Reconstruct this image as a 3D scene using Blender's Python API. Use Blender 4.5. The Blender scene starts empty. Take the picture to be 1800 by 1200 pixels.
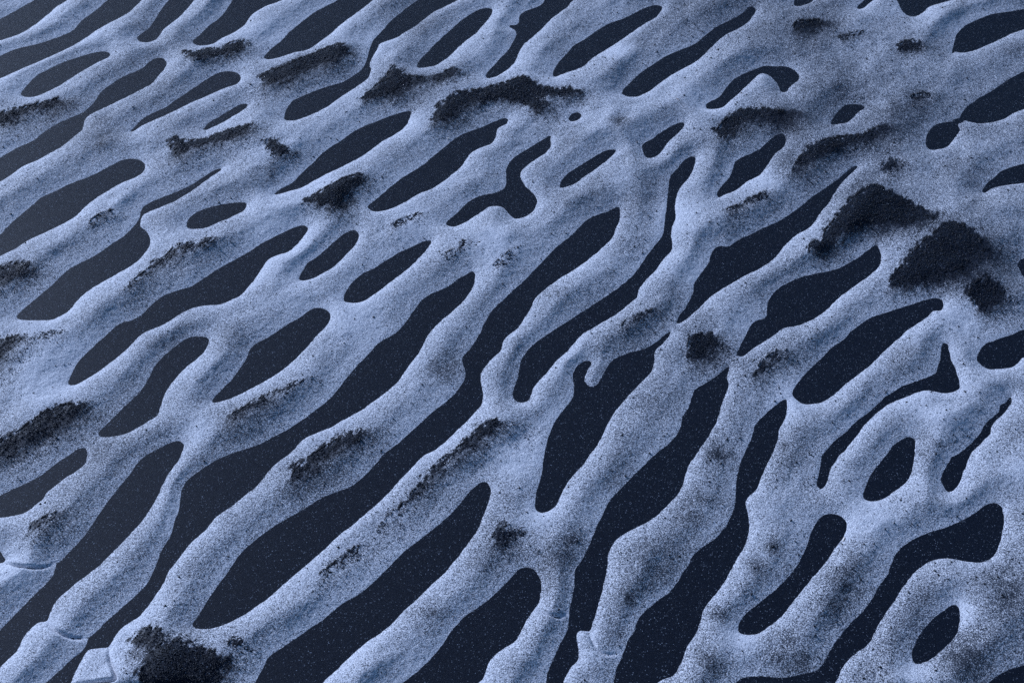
import bpy, math, random
import numpy as np

scene = bpy.context.scene
R = math.radians
# ------------------------------------------------------------------ camera
CAM_H, PITCH, LENS, SENSOR = 1.30, 45.0, 50.0, 36.0
cam_data = bpy.data.cameras.new('camera')
cam = bpy.data.objects.new('camera', cam_data)
scene.collection.objects.link(cam)
cam.location = (0, 0, CAM_H)
cam.rotation_euler = (R(90 - PITCH), 0, 0)
cam_data.lens, cam_data.sensor_width = LENS, SENSOR
cam_data.clip_start, cam_data.clip_end = .05, 2000
cam_data.dof.use_dof = True
cam_data.dof.focus_distance = 1.72
cam_data.dof.aperture_fstop = 20
scene.camera = cam
# ------------------------------------------------------------------ sky, sun, exposure
SUN_EL, SUN_AZ = 22.0, 135.0          # azimuth measured from +X towards +Y: light comes from the far left
world = bpy.data.worlds.new('World')
scene.world = world
world.use_nodes = True
wn = world.node_tree.nodes
bg = wn['Background']
sky = wn.new('ShaderNodeTexSky')
sky.sky_type = 'NISHITA'
sky.sun_disc = False
sky.sun_elevation = R(SUN_EL)
sky.sun_rotation = R(90 - SUN_AZ)
sky.air_density, sky.dust_density, sky.ozone_density = 1.0, 0.2, 7.0
world.node_tree.links.new(sky.outputs[0], bg.inputs['Color'])
bg.inputs['Strength'].default_value = 0.05
sun_data = bpy.data.lights.new('sun', 'SUN')
sun_data.energy = 2.7
sun_data.angle = R(9)
sun_data.color = (.61, .725, 1.0)
sun = bpy.data.objects.new('sun', sun_data)
scene.collection.objects.link(sun)
sun.rotation_euler = (R(90 - SUN_EL), 0, R(SUN_AZ + 90))
sun.location = (-3, 4, 4)
vs = scene.view_settings
vs.view_transform = 'Standard'
vs.look = 'None'
vs.exposure = 0.9
vs.gamma = 1.0
vs.use_curve_mapping = False
scene.cycles.use_denoising = False
# ---- outlines of the bare black sand hollows (surveyed on the ground plane through the camera) ----
HOLES = [
[(-40,52),(0,35),(20,25),(40,13),(63,0),(90,-15),(140,-12),(120,0),(100,13),(80,30),(57,48),(33,62),(0,73),(-40,88)],
[(-40,118),(0,100),(30,87),(67,78),(110,63),(130,53),(143,37),(167,20),(190,0),(215,-20),(275,-20),(250,0),(227,22),(200,37),(173,52),(147,70),(117,87),(83,103),(37,123),(0,140),(-40,158)],
[(240,68),(245,62),(263,48),(273,33),(283,17),(297,0),(315,-20),(360,-20),(342,0),(328,17),(313,32),(290,50),(277,67),(263,74),(247,74)],
[(339,72),(350,62),(367,45),(387,30),(400,13),(408,0),(420,-20),(530,-20),(493,0),(467,10),(443,25),(430,43),(410,57),(390,67),(373,77),(353,80),(343,78)],
[(464,100),(477,85),(493,72),(507,57),(527,40),(550,22),(577,7),(592,0),(615,-18),(690,-18),(655,0),(645,8),(620,27),(600,41),(583,57),(563,72),(543,86),(517,92),(493,100),(473,104)],
[(37,165),(47,152),(63,135),(87,122),(117,108),(143,100),(167,93),(183,91),(193,95),(190,102),(173,110),(150,123),(127,137),(103,152),(80,163),(60,171),(43,171)],
[(-40,297),(0,277),(30,260),(57,248),(80,230),(110,213),(133,203),(147,197),(163,183),(177,163),(197,147),(217,135),(247,122),(263,108),(277,102),(287,103),(293,112),(288,123),(277,135),(267,147),(253,155),(230,167),(207,178),(187,188),(167,197),(152,207),(147,220),(143,230),(130,240),(110,257),(87,270),(63,283),(40,293),(20,307),(0,320),(-40,342)],
[(230,230),(240,220),(253,207),(277,195),(297,185),(313,173),(330,162),(347,150),(367,137),(383,128),(400,125),(417,128),(423,137),(418,147),(400,153),(377,163),(357,172),(333,182),(313,192),(293,202),(267,213),(247,223),(235,231)],
[(357,227),(367,217),(383,207),(403,195),(420,185),(430,183),(436,185),(430,193),(413,203),(397,213),(377,223),(363,229)],
[(500,207),(502,197),(510,183),(520,175),(547,163),(573,153),(600,145),(620,133),(635,122),(643,108),(647,95),(652,80),(657,68),(667,58),(677,47),(690,33),(707,20),(723,7),(733,0),(755,-18),(835,-18),(803,0),(780,12),(763,20),(747,32),(730,45),(713,55),(697,65),(677,72),(667,77),(662,87),(655,100),(650,113),(652,123),(648,135),(637,145),(620,157),(600,170),(580,185),(560,197),(537,207),(517,213),(503,213)],
[(733,115),(737,105),(750,92),(763,78),(780,62),(797,47),(813,33),(830,22),(847,14),(860,13),(866,17),(862,28),(850,42),(837,57),(820,70),(803,85),(787,100),(767,113),(750,117),(737,118)],
[(854,133),(857,125),(867,115),(880,100),(893,87),(903,70),(908,60),(905,52),(897,47),(896,43),(905,43),(912,38),(913,28),(920,20),(933,15),(950,8),(957,0),(965,-15),(1025,-15),(1008,0),(997,12),(983,22),(970,32),(960,42),(950,52),(937,63),(920,78),(912,92),(907,105),(897,117),(883,127),(870,134),(858,136)],
[(972,130),(975,120),(983,107),(997,92),(1010,78),(1030,67),(1047,55),(1067,43),(1090,35),(1113,25),(1133,15),(1150,10),(1162,12),(1163,18),(1155,30),(1137,40),(1117,53),(1097,67),(1077,80),(1057,92),(1040,103),(1027,115),(1007,123),(987,130),(975,134)],
[(1093,163),(1100,153),(1113,140),(1130,125),(1150,112),(1173,98),(1200,87),(1223,77),(1240,63),(1257,50),(1280,38),(1300,28),(1310,20),(1315,14),(1325,14),(1328,20),(1323,30),(1313,42),(1297,52),(1277,62),(1260,75),(1243,92),(1227,107),(1200,122),(1180,133),(1163,145),(1147,157),(1130,167),(1113,171),(1097,168)],
[(1241,185),(1248,180),(1263,173),(1273,160),(1287,143),(1303,133),(1323,125),(1343,117),(1363,118),(1380,118),(1397,125),(1405,137),(1400,145),(1390,152),(1382,163),(1373,162),(1367,150),(1357,138),(1347,132),(1337,131),(1327,138),(1313,152),(1297,167),(1280,182),(1267,192),(1250,194),(1242,192)],
[(1395,7),(1397,0),(1402,-14),(1440,-14),(1430,0),(1420,7),(1407,11),(1398,11)],
[(1507,13),(1515,4),(1520,0),(1533,-14),(1550,-14),(1535,0),(1523,10),(1513,16)],
[(1570,-18),(1576,0),(1582,12),(1588,22),(1597,28),(1610,29),(1623,22),(1633,13),(1650,7),(1673,0),(1710,-14)],
[(1674,88),(1678,72),(1683,58),(1697,45),(1717,35),(1743,25),(1773,20),(1800,16),(1840,8),(1840,40),(1800,52),(1780,58),(1760,68),(1733,80),(1710,89),(1690,92),(1680,90),(1675,93)],
[(1687,210),(1690,200),(1700,187),(1717,175),(1737,163),(1757,150),(1777,137),(1800,125),(1840,105),(1840,170),(1800,192),(1780,200),(1763,210),(1740,216),(1720,217),(1700,213),(1692,211)],
[(1682,215),(1685,223),(1687,230),(1678,243),(1667,257),(1653,262),(1637,264),(1628,257),(1628,243),(1633,230),(1647,218),(1663,215),(1675,213)],
[(1673,213),(1690,207),(1694,213),(1682,219)],
[(1461,217),(1465,207),(1473,197),(1483,187),(1493,184),(1507,184),(1518,187),(1520,191),(1510,197),(1500,207),(1490,215),(1477,218),(1465,220)],
[(1261,343),(1263,335),(1273,323),(1282,313),(1287,300),(1292,287),(1303,278),(1320,272),(1337,262),(1353,248),(1367,238),(1378,238),(1382,248),(1377,260),(1363,272),(1352,287),(1343,300),(1333,310),(1317,318),(1303,328),(1290,337),(1273,343),(1264,347)],
[(1128,258),(1133,252),(1147,245),(1163,233),(1180,223),(1197,217),(1203,220),(1200,227),(1190,237),(1173,253),(1163,267),(1150,277),(1138,278),(1131,270)],
[(1200,285),(1213,277),(1221,277),(1222,287),(1217,303),(1207,318),(1200,325),(1193,335),(1188,350),(1187,367),(1188,380),(1185,390),(1182,400),(1180,417),(1182,433),(1178,443),(1163,460),(1150,478),(1133,495),(1123,508),(1120,522),(1113,528),(1097,542),(1080,555),(1063,565),(1043,577),(1023,588),(1010,603),(997,618),(980,633),(963,652),(950,667),(937,683),(933,695),(928,704),(920,707),(910,706),(903,700),(901,690),(905,677),(910,663),(913,647),(918,630),(930,613),(947,598),(967,585),(990,570),(1013,555),(1040,538),(1067,520),(1090,503),(1110,487),(1123,470),(1137,450),(1150,433),(1163,415),(1167,400),(1170,373),(1173,350),(1175,327),(1178,310),(1190,297)],
[(483,341),(493,333),(513,323),(533,303),(550,287),(567,270),(583,258),(600,248),(620,233),(640,222),(663,213),(683,205),(703,198),(720,195),(723,200),(718,213),(710,225),(693,237),(673,248),(653,263),(633,277),(617,285),(600,294),(573,307),(550,320),(527,332),(507,337),(487,343)],
[(647,362),(657,353),(670,343),(687,328),(703,315),(723,302),(743,290),(763,273),(780,258),(797,245),(813,235),(833,228),(853,220),(870,212),(883,207),(893,208),(890,217),(877,223),(873,230),(871,240),(863,252),(847,258),(830,267),(820,278),(810,293),(793,307),(777,320),(757,332),(737,340),(717,352),(697,363),(677,370),(660,372),(649,367)],
[(785,395),(787,387),(800,377),(813,363),(830,350),(850,342),(873,337),(887,328),(890,313),(890,297),(897,283),(907,273),(923,263),(940,253),(957,243),(967,238),(968,245),(968,257),(960,267),(943,278),(927,290),(917,300),(915,310),(923,325),(935,337),(943,348),(943,360),(935,372),(923,380),(907,384),(897,378),(888,367),(877,362),(860,363),(847,372),(830,383),(813,393),(797,398)],
[(999,208),(1005,200),(1015,197),(1022,202),(1017,210),(1005,213)],
[(984,325),(988,315),(1000,303),(1017,292),(1037,280),(1057,268),(1073,263),(1083,264),(1077,273),(1063,285),(1047,297),(1030,308),(1013,320),(997,327),(987,329)],
[(1017,400),(1033,385),(1050,377),(1070,370),(1088,363),(1090,377),(1088,390),(1083,400),(1077,417),(1057,437),(1040,452),(1020,467),(1000,480),(977,495),(957,510),(940,527),(933,543),(920,563),(907,580),(890,593),(883,607),(880,617),(863,633),(850,648),(845,662),(847,680),(849,693),(847,710),(833,727),(817,743),(800,760),(783,777),(763,792),(747,800),(727,820),(707,840),(687,863),(667,883),(643,903),(620,923),(600,938),(573,963),(547,987),(523,1007),(500,1027),(477,1048),(450,1067),(427,1083),(400,1097),(377,1105),(353,1107),(340,1103),(340,1095),(353,1077),(367,1053),(383,1030),(400,1007),(417,983),(430,967),(450,950),(477,930),(500,915),(533,897),(567,875),(600,862),(617,855),(633,843),(657,820),(673,800),(703,777),(723,758),(743,740),(763,722),(783,707),(800,690),(813,673),(818,657),(815,643),(813,628),(822,618),(833,603),(845,583),(852,567),(862,550),(880,532),(900,513),(920,495),(940,475),(957,457),(977,435),(1000,417)],
[(604,527),(607,515),(617,500),(633,485),(657,472),(680,458),(700,445),(723,435),(743,425),(757,423),(757,430),(747,443),(733,458),(717,473),(700,487),(680,502),(660,517),(643,528),(627,533),(610,532)],
[(526,490),(530,480),(540,463),(560,450),(580,432),(600,415),(613,407),(625,405),(631,413),(628,425),(617,440),(600,457),(583,472),(563,483),(543,492),(530,493)],
[(830,478),(836,487),(832,503),(823,520),(810,535),(793,550),(773,567),(757,583),(747,600),(737,620),(723,637),(707,660),(697,673),(677,690),(657,705),(633,722),(600,740),(580,752),(553,763),(533,773),(520,788),(507,800),(483,818),(467,837),(450,857),(430,873),(407,892),(383,908),(367,927),(350,943),(330,963),(310,990),(297,1007),(287,1027),(273,1050),(263,1063),(247,1083),(227,1097),(210,1110),(198,1127),(190,1138),(170,1140),(157,1143),(147,1153),(140,1167),(132,1183),(125,1200),(112,1230),(50,1230),(80,1200),(107,1177),(127,1158),(143,1147),(153,1133),(157,1122),(173,1108),(193,1088),(217,1067),(240,1047),(257,1030),(267,1013),(277,990),(283,970),(297,950),(302,937),(308,917),(315,897),(317,877),(320,860),(330,845),(347,832),(373,815),(403,800),(453,783),(483,767),(510,752),(533,737),(560,717),(583,697),(600,677),(610,663),(627,643),(647,622),(667,602),(693,587),(708,573),(718,560),(730,543),(743,527),(763,515),(787,505),(803,493),(820,483)],
[(540,399),(530,397),(515,401),(500,408),(480,418),(460,428),(437,443),(410,458),(383,473),(360,488),(337,503),(310,512),(283,523),(263,540),(250,553),(233,563),(210,570),(187,590),(167,607),(150,623),(137,637),(128,653),(120,672),(127,677),(143,672),(167,657),(187,643),(207,628),(230,607),(243,593),(260,582),(283,573),(300,563),(317,552),(337,542),(360,537),(387,535),(410,525),(423,518),(437,503),(450,487),(463,468),(473,455),(490,448),(507,443),(520,432),(533,417),(541,405)],
[(-40,440),(0,412),(10,402),(30,383),(50,367),(73,347),(100,335),(123,323),(150,313),(173,303),(197,290),(213,282),(230,279),(247,282),(255,290),(252,302),(237,312),(213,322),(187,337),(167,350),(150,363),(133,380),(113,392),(97,400),(77,410),(50,422),(27,437),(0,450),(-40,470)],
[(388,297),(377,300),(360,310),(340,323),(320,333),(297,342),(277,350),(260,358),(248,368),(245,383),(233,400),(217,415),(197,428),(177,443),(153,457),(130,468),(110,483),(93,500),(73,517),(53,533),(37,547),(29,557),(40,562),(67,563),(90,562),(107,555),(123,545),(140,525),(163,507),(187,493),(210,480),(230,468),(247,455),(260,438),(265,425),(262,413),(253,403),(247,398),(248,387),(253,377),(267,370),(287,362),(310,352),(330,340),(350,327),(370,312),(386,302)],
[(328,395),(333,383),(347,373),(367,365),(390,360),(413,357),(431,357),(433,363),(427,372),(407,382),(383,392),(363,400),(345,403),(332,401)],
[(373,705),(380,695),(393,682),(407,667),(420,650),(433,630),(440,613),(450,603),(470,593),(490,580),(510,567),(527,558),(540,548),(553,541),(567,542),(578,548),(581,558),(575,572),(560,587),(547,602),(533,617),(517,633),(497,650),(477,663),(457,675),(437,685),(417,695),(397,703),(380,708)],
[(173,763),(180,753),(197,737),(213,720),(230,705),(247,687),(260,667),(270,647),(283,630),(300,615),(317,602),(333,593),(350,591),(363,593),(367,600),(360,617),(347,630),(330,643),(313,660),(297,680),(288,697),(283,713),(277,730),(263,740),(243,752),(223,762),(200,768),(180,769)],
[(-40,885),(0,872),(20,862),(43,852),(67,840),(87,825),(103,813),(123,800),(137,790),(150,788),(153,795),(153,803),(150,817),(133,830),(117,840),(97,855),(83,867),(77,877),(63,888),(47,900),(27,907),(0,911),(-40,918)],
[(286,786),(302,778),(314,776),(322,780),(323,790),(318,803),(307,821),(293,841),(285,857),(276,877),(263,899),(252,915),(236,933),(217,953),(197,973),(177,993),(157,1010),(137,1023),(117,1040),(103,1053),(93,1067),(87,1083),(82,1092),(67,1095),(53,1107),(40,1123),(30,1143),(13,1160),(0,1173),(-30,1215),(-60,1160),(0,1107),(23,1083),(47,1060),(67,1040),(87,1020),(95,1007),(100,993),(110,983),(127,967),(143,950),(163,923),(180,897),(197,873),(213,853),(227,837),(240,817),(260,800)],
[(-20,965),(0,970),(5,977),(10,984),(3,989),(-20,995)],
[(833,857),(847,848),(857,850),(863,862),(860,880),(853,900),(845,920),(837,937),(823,955),(807,977),(790,997),(773,1015),(753,1033),(733,1053),(710,1073),(690,1095),(667,1113),(643,1130),(620,1150),(600,1168),(580,1188),(567,1200),(540,1230),(430,1230),(448,1200),(453,1190),(463,1173),(473,1155),(493,1140),(520,1122),(547,1103),(573,1085),(600,1062),(633,1043),(657,1023),(673,1007),(690,990),(710,970),(733,953),(753,937),(777,917),(797,900),(813,880),(827,863)],
[(910,1002),(923,997),(937,1000),(947,1012),(952,1027),(950,1047),(945,1063),(933,1080),(922,1097),(913,1117),(900,1130),(880,1142),(863,1157),(855,1173),(850,1190),(840,1200),(820,1230),(670,1230),(707,1200),(723,1187),(743,1170),(760,1153),(777,1133),(787,1117),(800,1100),(823,1078),(847,1063),(867,1047),(883,1030),(900,1013)],
[(1177,583),(1178,588),(1167,603),(1155,613),(1150,622),(1150,637),(1145,653),(1130,670),(1113,687),(1093,710),(1077,730),(1067,750),(1057,770),(1047,787),(1037,800),(1023,820),(1007,837),(993,857),(983,877),(977,890),(967,898),(953,902),(943,897),(940,887),(943,867),(950,843),(954,820),(957,800),(958,793),(963,773),(970,753),(983,730),(997,713),(1007,697),(1009,680),(1007,663),(1010,650),(1018,640),(1030,634),(1040,637),(1037,645),(1030,657),(1028,670),(1037,680),(1047,678),(1055,667),(1063,653),(1070,640),(1083,630),(1107,620),(1133,613),(1153,602),(1167,590)],
[(1280,645),(1282,650),(1278,663),(1281,677),(1275,693),(1268,713),(1262,737),(1250,760),(1237,780),(1225,798),(1210,820),(1200,853),(1193,867),(1177,885),(1160,902),(1140,917),(1113,930),(1090,943),(1077,957),(1070,973),(1068,990),(1065,1013),(1060,1033),(1053,1057),(1048,1077),(1042,1093),(1037,1108),(1020,1108),(1014,1115),(1015,1130),(1017,1147),(1015,1160),(1005,1170),(997,1183),(990,1200),(980,1230),(950,1230),(960,1200),(963,1180),(970,1163),(977,1147),(987,1127),(997,1107),(1000,1083),(1002,1067),(1007,1047),(1010,1027),(1009,1007),(1013,997),(1023,983),(1033,963),(1043,940),(1050,923),(1060,903),(1070,883),(1090,860),(1110,840),(1130,820),(1147,803),(1155,797),(1177,780),(1190,763),(1197,750),(1200,733),(1210,717),(1215,700),(1222,685),(1237,675),(1253,665),(1270,652)],
[(1380,702),(1383,705),(1382,727),(1378,740),(1370,753),(1367,770),(1363,783),(1357,800),(1347,820),(1338,840),(1330,860),(1317,873),(1311,883),(1313,900),(1317,920),(1315,940),(1307,963),(1293,987),(1280,1013),(1267,1033),(1250,1052),(1237,1070),(1232,1090),(1223,1113),(1210,1133),(1200,1157),(1193,1173),(1183,1188),(1170,1192),(1155,1200),(1130,1230),(1065,1230),(1078,1200),(1083,1177),(1090,1160),(1097,1143),(1103,1127),(1113,1110),(1120,1093),(1130,1077),(1150,1060),(1173,1043),(1187,1027),(1200,1007),(1210,993),(1217,978),(1230,965),(1250,952),(1267,937),(1280,917),(1288,900),(1292,883),(1293,860),(1295,840),(1300,820),(1307,800),(1317,780),(1323,763),(1328,747),(1340,733),(1357,717),(1370,707)],
[(1507,292),(1505,297),(1493,308),(1480,322),(1467,340),(1457,357),(1443,373),(1430,392),(1422,400),(1400,413),(1383,427),(1367,447),(1353,460),(1333,473),(1310,483),(1290,495),(1270,507),(1250,520),(1237,533),(1220,550),(1200,566),(1190,568),(1190,562),(1195,553),(1207,537),(1217,517),(1220,500),(1227,487),(1240,470),(1247,457),(1252,442),(1260,433),(1270,432),(1280,433),(1290,427),(1303,418),(1323,410),(1343,400),(1367,390),(1387,377),(1407,363),(1427,347),(1447,333),(1467,320),(1483,307),(1497,295)],
[(1295,622),(1300,610),(1307,597),(1315,580),(1323,567),(1333,562),(1347,557),(1348,543),(1350,530),(1357,517),(1370,505),(1393,492),(1420,483),(1447,478),(1473,472),(1497,460),(1517,447),(1537,432),(1545,437),(1549,450),(1547,465),(1537,478),(1517,493),(1497,507),(1477,522),(1460,537),(1443,552),(1420,565),(1400,572),(1380,575),(1363,587),(1343,600),(1323,613),(1307,625),(1297,625)],
[(1392,692),(1397,680),(1410,663),(1430,643),(1447,627),(1460,612),(1483,597),(1497,582),(1513,570),(1533,558),(1557,550),(1583,542),(1607,535),(1627,528),(1643,525),(1655,528),(1658,537),(1653,547),(1640,548),(1630,558),(1610,572),(1593,583),(1577,598),(1560,612),(1550,623),(1540,633),(1523,648),(1503,663),(1483,678),(1467,693),(1450,705),(1433,710),(1413,710),(1400,702)],
[(1658,604),(1666,607),(1667,617),(1673,637),(1682,657),(1687,680),(1680,687),(1663,692),(1647,690),(1630,687),(1613,690),(1593,698),(1567,708),(1550,720),(1533,733),(1520,747),(1512,758),(1500,773),(1487,790),(1475,800),(1467,813),(1458,827),(1455,843),(1450,855),(1442,860),(1436,853),(1437,843),(1442,823),(1445,800),(1448,797),(1460,782),(1477,767),(1493,753),(1510,737),(1527,725),(1543,710),(1557,697),(1573,687),(1590,677),(1607,672),(1627,665),(1643,657),(1648,647),(1652,630),(1655,613)],
[(1560,797),(1570,783),(1583,773),(1597,768),(1607,772),(1609,783),(1608,800),(1605,820),(1600,837),(1587,852),(1573,862),(1557,875),(1543,880),(1527,880),(1518,875),(1519,863),(1525,847),(1533,830),(1547,813)],
[(1776,698),(1778,707),(1772,717),(1763,728),(1750,740),(1742,752),(1740,763),(1730,773),(1720,783),(1710,792),(1705,800),(1700,813),(1693,830),(1688,847),(1677,860),(1668,863),(1662,860),(1655,843),(1658,830),(1665,817),(1673,803),(1680,800),(1697,787),(1713,773),(1723,760),(1730,747),(1740,737),(1755,725),(1758,713),(1767,708)],
[(1717,632),(1720,622),(1730,607),(1747,600),(1767,593),(1783,587),(1800,580),(1840,565),(1840,605),(1800,628),(1790,638),(1777,647),(1757,649),(1737,649),(1723,642)],
[(1726,337),(1733,325),(1747,312),(1763,300),(1783,293),(1800,288),(1840,275),(1840,312),(1800,322),(1780,325),(1760,328),(1743,333),(1732,340)],
[(1788,467),(1793,458),(1800,455),(1830,445),(1830,490),(1800,487),(1795,480)],
[(1297,1102),(1303,1088),(1317,1072),(1337,1057),(1353,1045),(1370,1030),(1383,1017),(1397,1000),(1408,983),(1415,967),(1422,947),(1428,930),(1438,915),(1450,904),(1463,903),(1477,907),(1487,917),(1488,930),(1482,945),(1470,960),(1460,977),(1447,993),(1430,1013),(1413,1033),(1400,1050),(1387,1067),(1373,1083),(1353,1100),(1333,1112),(1313,1116),(1300,1112)],
[(1747,882),(1760,888),(1765,903),(1765,923),(1760,947),(1753,967),(1742,982),(1723,988),(1703,987),(1683,983),(1663,981),(1643,983),(1623,993),(1607,1007),(1593,1023),(1580,1043),(1567,1063),(1553,1083),(1540,1107),(1527,1130),(1510,1143),(1493,1157),(1483,1170),(1473,1190),(1468,1200),(1450,1230),(1270,1230),(1293,1200),(1307,1190),(1327,1187),(1350,1188),(1380,1190),(1407,1185),(1433,1178),(1448,1165),(1457,1147),(1467,1130),(1480,1113),(1497,1093),(1517,1073),(1533,1052),(1543,1033),(1557,1013),(1568,990),(1575,973),(1590,958),(1610,945),(1633,935),(1660,927),(1687,915),(1713,902),(1730,888)],
[(1602,1150),(1607,1133),(1615,1117),(1627,1100),(1643,1085),(1660,1072),(1673,1063),(1683,1065),(1688,1077),(1687,1093),(1683,1110),(1673,1125),(1657,1140),(1640,1155),(1623,1165),(1608,1165)],
[(1738,1200),(1753,1187),(1773,1177),(1800,1168),(1840,1150),(1840,1230),(1720,1230)],
]
# ---- cracks where one tongue of snow has slumped over the next ----
CRACKS = [
[(2,986),(8,990),(27,998),(50,1002),(77,1000),(102,990)],
[(80,1088),(95,1110),(113,1120),(133,1124),(160,1121)],
[(192,1136),(193,1150),(195,1165),(201,1180),(206,1196),(201,1203),(170,1204),(105,1204)],
[(940,1062),(953,1077),(967,1084),(983,1086),(1002,1076)],
[(1032,1106),(1042,1130),(1050,1143),(1067,1151),(1096,1147)],
]
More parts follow.
